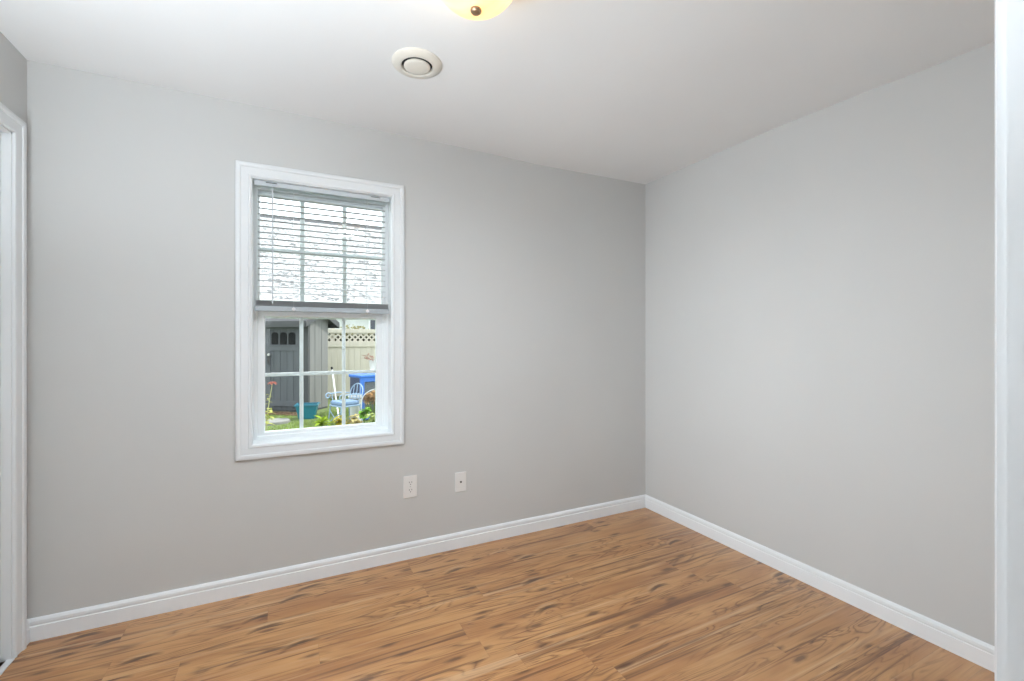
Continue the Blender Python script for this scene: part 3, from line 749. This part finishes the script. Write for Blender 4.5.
wf = obj('window', rect_frame(1.62, 2.75, 1.2, 2.75, 0.07, -1.56, -1.50), M_vinyl, ho)
obj('pane', box((1.68, -1.525, 1.26), (2.69, -1.51, 2.69)), M_navy, wf)

# hedge behind the fence
hg = thing('dark_hedge', 'dark hedge just behind the lattice of the cream fence', 'hedge', (1.0, FYY + 0.62, GZ))
r = random.Random(12); bm = bmesh.new()
for k in range(5200):
    d = Vector((r.uniform(-1.3, 1.6), -0.36 + abs(r.gauss(0, 0.10)), r.uniform(0.9, 1.72)))
    add_leaf(bm, d, rand_dir(r, -0.4, 0.8), (0.1, 0.2, 1), r.uniform(.07, .12), 0.028, 2, 0.3)
obj('foliage', bm, leaf_mat('dark_hedge_leaves', (0.045, 0.05, 0.022, 1), 0.4), hg)
bm = bmesh.new(); r2 = random.Random(13)
for k in range(16):
    x = -1.3 + k * 0.19; add_tube(bm, [(x, 0, 0), (x + 0.05, 0.02, 0.8), (x - 0.03, 0.0, 1.6)], [0.02, 0.015, 0.006], 6)
obj('stems', bm, plain('hedge_wood', (0.06, 0.045, 0.03, 1), 0.9), hg)
M_hedge = leaf_mat('olive_hedge_leaves', (0.30, 0.28, 0.14, 1), 0.4)
hd = thing('olive_bush', 'olive green bush showing over the fence beside the white house', 'bush', (1.85, 15.2, GZ))
r = random.Random(11); bm = bmesh.new()
for k in range(2600):
    d = rand_dir(r, -0.6, 1); p = Vector((d.x * 0.72, d.y * 0.55, 1.45 + d.z * 0.62)) * r.uniform(0.7, 1.0)
    add_leaf(bm, p, rand_dir(r, -0.3, 1), (0, 0, 1) if abs(d.z) < .9 else (1, 0, 0), r.uniform(.08, .14), 0.03, 3)
obj('foliage', bm, M_hedge, hd)
bm = bmesh.new()
for k in range(5):
    a = k * 1.3; add_tube(bm, [(0.05 * math.cos(a), 0.05 * math.sin(a), 0), (0.2 * math.cos(a), 0.2 * math.sin(a), 0.8), (0.4 * math.cos(a), 0.35 * math.sin(a), 1.5)], [0.03, 0.02, 0.008], 7)
obj('stems', bm, plain('bush_wood', (0.12, 0.08, 0.05, 1), 0.9), hd)

# teal tub by the shed corner
M_teal = plain('teal_plastic', (0.015, 0.16, 0.22, 1), 0.45, var=0.08)
tt = thing('teal_tub', 'teal plastic tub on the grass at the shed corner', 'tub', (0.325, 9.95, GZ), -0.18)
bm = bmesh.new()
L = []
for z, a, b in ((0, 0.145, 0.115), (0.27, 0.195, 0.155), (0.27, 0.183, 0.143), (0.03, 0.135, 0.105)):
    L.append([bm.verts.new((sx * a, sy * b, z)) for sx, sy in ((-1, -1), (1, -1), (1, 1), (-1, 1))])
for a, b in zip(L, L[1:]):
    for k in range(4): bm.faces.new((a[k], a[(k + 1) % 4], b[(k + 1) % 4], b[k]))
bm.faces.new(L[0]); bm.faces.new(L[-1])
obj('tub_body', bm, M_teal, tt)
bm = rect_frame(-0.218, 0.218, -0.178, 0.178, 0.026, 0.262, 0.292, 0.004)
bmesh.ops.transform(bm, matrix=Matrix(((1, 0, 0, 0), (0, 0, 1, 0), (0, 1, 0, 0), (0, 0, 0, 1))), verts=bm.verts[:])
obj('rim', bm, plain('teal_rim', (0.03, 0.15, 0.21, 1), 0.4, var=0.05), tt)

# blue storage bin
M_blue = plain('blue_plastic', (0.025, 0.13, 0.47, 1), 0.4, var=0.08)
M_blueshade = plain('shaded_blue_plastic', (0.020, 0.030, 0.075, 1), 0.5, var=0.08)  # darker copy of the bin's blue: the side's shade is painted in
bi = thing('storage_bin', 'blue storage bin with a grey front panel before the cream fence', 'bin', (1.40, 9.40, GZ), 0.36)
obj('bin_body', box((-0.255, -0.20, 0.0), (0.255, 0.22, 0.84), 0.02), M_blueshade, bi)
obj('blue_frame', rect_frame(-0.26, 0.26, 0.02, 0.86, 0.085, -0.235, -0.19, 0.012, 0.11, 0.10), M_blue, bi)
obj('front_panel', box((-0.18, -0.212, 0.11), (0.18, -0.195, 0.76), 0.01), plain('bin_grey_panel', (0.085, 0.10, 0.115, 1), 0.5), bi)
obj('lid', box((-0.275, -0.245, 0.835), (0.275, 0.24, 0.895), 0.02), M_blue, bi)

# white table with a pot of dry branches
M_wp = plain('white_table_paint', (0.60, 0.60, 0.59, 1), 0.5, var=0.04)
ta = thing('garden_table', 'white garden table behind the blue storage bin', 'table', (1.92, 10.35, GZ))
obj('table_top', box((-0.52, -0.38, 0.815), (0.52, 0.34, 0.85), 0.008), M_wp, ta)
for sx in (-1, 1):
    for sy in (-1, 1):
        bm = bmesh.new(); add_box(bm, (sx * 0.44 - 0.03, sy * 0.27 - 0.03, 0), (sx * 0.44 + 0.03, sy * 0.27 + 0.03, 0.816), 0.004); obj('leg', bm, M_wp, ta)
po = thing('flower_pot', 'white flower pot of pinkish dry sprigs on the white table', 'pot', (1.73, 10.28, GZ + 0.85))
obj('pot_body', lathe([(0, 0), (0.125, 0), (0.150, 0.26), (0.160, 0.26), (0.162, 0.29), (0.148, 0.29), (0.140, 0.25), (0, 0.25)], 32), M_wp, po, True)
bs, bf = bmesh.new(), bmesh.new(); r = random.Random(21)
M_pink = leaf_mat('pinkish_sprigs', (0.42, 0.27, 0.22, 1), 0.3)
for k in range(24):
    d = rand_dir(r, 0.25, 1.0); e = d * r.uniform(0.18, 0.32); e.z *= 0.75; q = Vector((e.x * 0.3, e.y * 0.3, 0.25))
    add_tube(bs, [q, q + e * 0.5 + Vector((0, 0, 0.03)), q + e], [0.004, 0.003, 0.0015], 5)
    for j in range(9): add_leaf(bf, q + e * r.uniform(0.5, 1), rand_dir(r, -0.2, 1), (0.1, 0, 1), 0.06, 0.018, 3)
obj('stems', bs, plain('dry_twig', (0.16, 0.09, 0.06, 1), 0.9), po); obj('foliage', bf, M_pink, po)

# leaning white pole
pl = thing('garden_pole', 'thin white pole leaning on the shed corner by the fence', 'pole', (0.885, 9.55, GZ))
obj('pole_shaft', tube([(0, 0, 0.0), (-0.04, 1.12, 0.93)], 0.018, 10), M_wp, pl)
obj('end_cap', tube([(-0.039, 1.10, 0.915), (-0.0415, 1.16, 0.966)], 0.023, 10), M_pane, pl)

# pale blue metal chair
M_pb = plain('pale_blue_metal', (0.27, 0.37, 0.50, 1), 0.45, 0.2, var=0.06)
M_cush = plain('blue_grey_cushion', (0.17, 0.25, 0.38, 1), 0.9, var=0.15, scale=30)
ch = thing('garden_chair', 'pale blue metal garden chair with curled arms near the teal tub', 'chair', (0.90, 8.55, GZ), -1.15)
obj('seat', box((-0.20, -0.20, 0.40), (0.20, 0.20, 0.425), 0.008), M_pb, ch)
obj('cushion', box((-0.19, -0.19, 0.425), (0.19, 0.17, 0.495), 0.025), M_cush, ch)
bm = bmesh.new(); pts = []
for k in range(17):
    a = PI * k / 16; pts.append((0.20 * math.cos(a), 0.22 + 0.04 * math.sin(a), 0.62 + 0.16 * math.sin(a)))
add_tube(bm, [(0.20, 0.20, 0.41)] + pts + [(-0.20, 0.20, 0.41)], 0.011, 8)
for x in (-0.10, 0.0, 0.10): add_tube(bm, [(x, 0.20, 0.42), (x * 1.1, 0.225, 0.60), (x, 0.245, 0.765)], 0.007, 6)
for sg in (-1, 1): add_tube(bm, [(sg * (0.05 + 0.045 * math.cos(a * 0.5)) , 0.23, 0.56 + 0.045 * math.sin(a * 0.5)) for a in range(0, 13)], 0.006, 6)
obj('backrest', bm, M_pb, ch)
for sx in (-1, 1):
    pts = [(sx * 0.21, 0.20, 0.60), (sx * 0.23, 0.0, 0.625), (sx * 0.235, -0.16, 0.615)]
    for k in range(12):
        a = -0.3 + k * 0.5; q = 0.055 - 0.003 * k; pts.append((sx * 0.235, -0.20 - q * math.sin(a) , 0.575 + q * math.cos(a)))
    obj('arm', tube(pts, 0.010, 8), M_pb, ch)
    obj('arm_post', tube([(sx * 0.20, -0.12, 0.41), (sx * 0.232, -0.13, 0.618)], 0.009, 8), M_pb, ch)
for sx in (-1, 1):
    for sy in (-1, 1):
        obj('leg', tube([(sx * 0.18, sy * 0.18, 0.41), (sx * 0.20, sy * 0.20, 0.2), (sx * 0.225, sy * 0.225, 0.0)], 0.011, 8), M_pb, ch)
obj('cross_brace', tube([(-0.19, -0.19, 0.32), (0.0, -0.2, 0.20), (0.20, -0.21, 0.10)], 0.008, 6), M_pb, ch)
obj('cross_brace', tube([(0.19, -0.205, 0.32), (0.0, -0.215, 0.20), (-0.20, -0.225, 0.10)], 0.008, 6), M_pb, ch)

# white bucket between chair and bin
wb = thing('white_bucket', 'white bucket standing beside the pale blue garden chair', 'bucket', (1.125, 8.97, GZ))
obj('bucket_body', lathe([(0, 0), (0.10, 0), (0.125, 0.50), (0.132, 0.50), (0.132, 0.52), (0.118, 0.52), (0.108, 0.05), (0, 0.05)], 28), M_wp, wb, True)
obj('handle', tube([(0.13 * math.cos(PI * k / 12), -0.03 - 0.11 * math.sin(PI * k / 12), 0.49 - 0.02 * math.sin(PI * k / 12)) for k in range(13)], 0.004, 6), M_pane, wb)

# dried hydrangea inside a wire hoop
M_dry = leaf_mat('dried_flower_heads', (0.52, 0.36, 0.20, 1), 0.45)
hy = thing('dried_hydrangea', 'rounded bush of brown dried flower heads before the blue storage bin', 'plant', (1.44, 8.66, GZ))
bs, bf = bmesh.new(), bmesh.new(); r = random.Random(31)
for k in range(44):
    d = rand_dir(r, -0.1, 1.0); c = Vector((d.x * 0.20, d.y * 0.17, 0.42 + d.z * 0.16)); 
    add_tube(bs, [(d.x * 0.03, d.y * 0.03, 0), (c.x * 0.6, c.y * 0.6, c.z * 0.6), c], [0.006, 0.005, 0.003], 5)
    for j in range(34):
        e = rand_dir(r, -0.4, 1); add_leaf(bf, c + e * 0.035, e + rand_dir(r) * 0.6, (0.2, 0.1, 1), 0.045, 0.016, 2, 0.2)
obj('stems', bs, M_stem, hy); obj('flower_heads', bf, M_dry, hy)
hp = thing('plant_hoop', 'thin white wire hoop around the brown dried hydrangea', 'plant support', (1.46, 8.42, GZ))
bm = bmesh.new(); add_tube(bm, [(0.30 * math.cos(PI * k / 18), 0.0, 0.46 + 0.235 * math.sin(PI * k / 18)) for k in range(19)], 0.007, 6)
obj('hoop_arc', bm, M_wp, hp)
for sx in (-1, 1): obj('stake', tube([(sx * 0.30, 0, 0), (sx * 0.30, 0, 0.465)], 0.007, 6), M_wp, hp)

# low plants in the bed below the window
M_lime = leaf_mat('lime_leaves', (0.30, 0.40, 0.045, 1), 0.25)
M_yel = leaf_mat('yellow_leaves', (0.52, 0.44, 0.06, 1), 0.3)
M_pale = leaf_mat('pale_yellow_leaves', (0.50, 0.42, 0.19, 1), 0.35)
M_green = leaf_mat('fresh_green_leaves', (0.17, 0.34, 0.05, 1), 0.3)
clump('lime_plant', 'lime green pointed-leaf plant right of the teal tub', 'plant', (0.48, 8.06, GZ), 41, 28, 0.20, 0.035, M_lime, 0.05, 0.30, None, 4, 0.25)
clump('yellow_plant', 'yellow-leaved plant in front of the pale blue garden chair', 'plant', (0.755, 7.95, GZ), 42, 40, 0.13, 0.035, M_yel, 0.05, 0.36, None, 5, 0.5)
clump('wilting_plant', 'pale yellow wilting plant in front of the white bucket', 'plant', (0.97, 7.80, GZ), 43, 54, 0.11, 0.036, M_pale, 0.09, 0.40, None, 6, 0.7)
clump('broad_leaf_plant', 'bright green broad-leaved plant below the brown dried hydrangea', 'plant', (1.18, 8.22, GZ), 44, 36, 0.12, 0.055, M_green, 0.06, 0.44, None, 6, 0.5)
clump('pale_green_plant', 'pale yellow-green plant at the right edge of the lower window panes', 'plant', (1.27, 7.70, GZ), 45, 48, 0.11, 0.04, leaf_mat('pale_green_leaves', (0.36, 0.42, 0.15, 1), 0.3), 0.08, 0.41, None, 6, 0.5)

# tall red flower at the left
rf = thing('red_flower', 'tall red flower with pale green leaves before the grey shed door', 'flower', (-0.33, 8.22, GZ))
r = random.Random(51); st_ = [Vector((0, 0, 0)), Vector((0.0, 0, 0.30)), Vector((0.04, -0.01, 0.60)), Vector((0.085, -0.02, 0.885))]
obj('stem', tube(st_, [0.010, 0.009, 0.007, 0.005], 8), plain('pale_stem', (0.36, 0.36, 0.17, 1), 0.6), rf)
bm = bmesh.new()
for k in range(18):
    a = k * 2.4; z = 0.22 + 0.022 * k if k < 12 else 0.55 + 0.03 * (k - 12); b = Vector((0.004 * k * .5, 0, z))
    add_leaf(bm, b, (math.cos(a), math.sin(a) * .8, 0.45), (0, 0, 1), 0.14 if k < 12 else 0.07, 0.036 if k < 12 else 0.016, 4, 0.6)
obj('foliage', bm, leaf_mat('pale_lime_leaves', (0.46, 0.47, 0.14, 1), 0.25), rf)
bm = bmesh.new()
for k in range(30):
    a = k * 2.399; tl = 0.25 + 0.9 * (k % 3) / 3
    add_leaf(bm, st_[-1], (math.cos(a), math.sin(a), tl), (0, 0, 1), 0.085, 0.020, 4, 0.5)
obj('petals', bm, leaf_mat('red_petals', (0.50, 0.19, 0.15, 1), 0.3), rf)
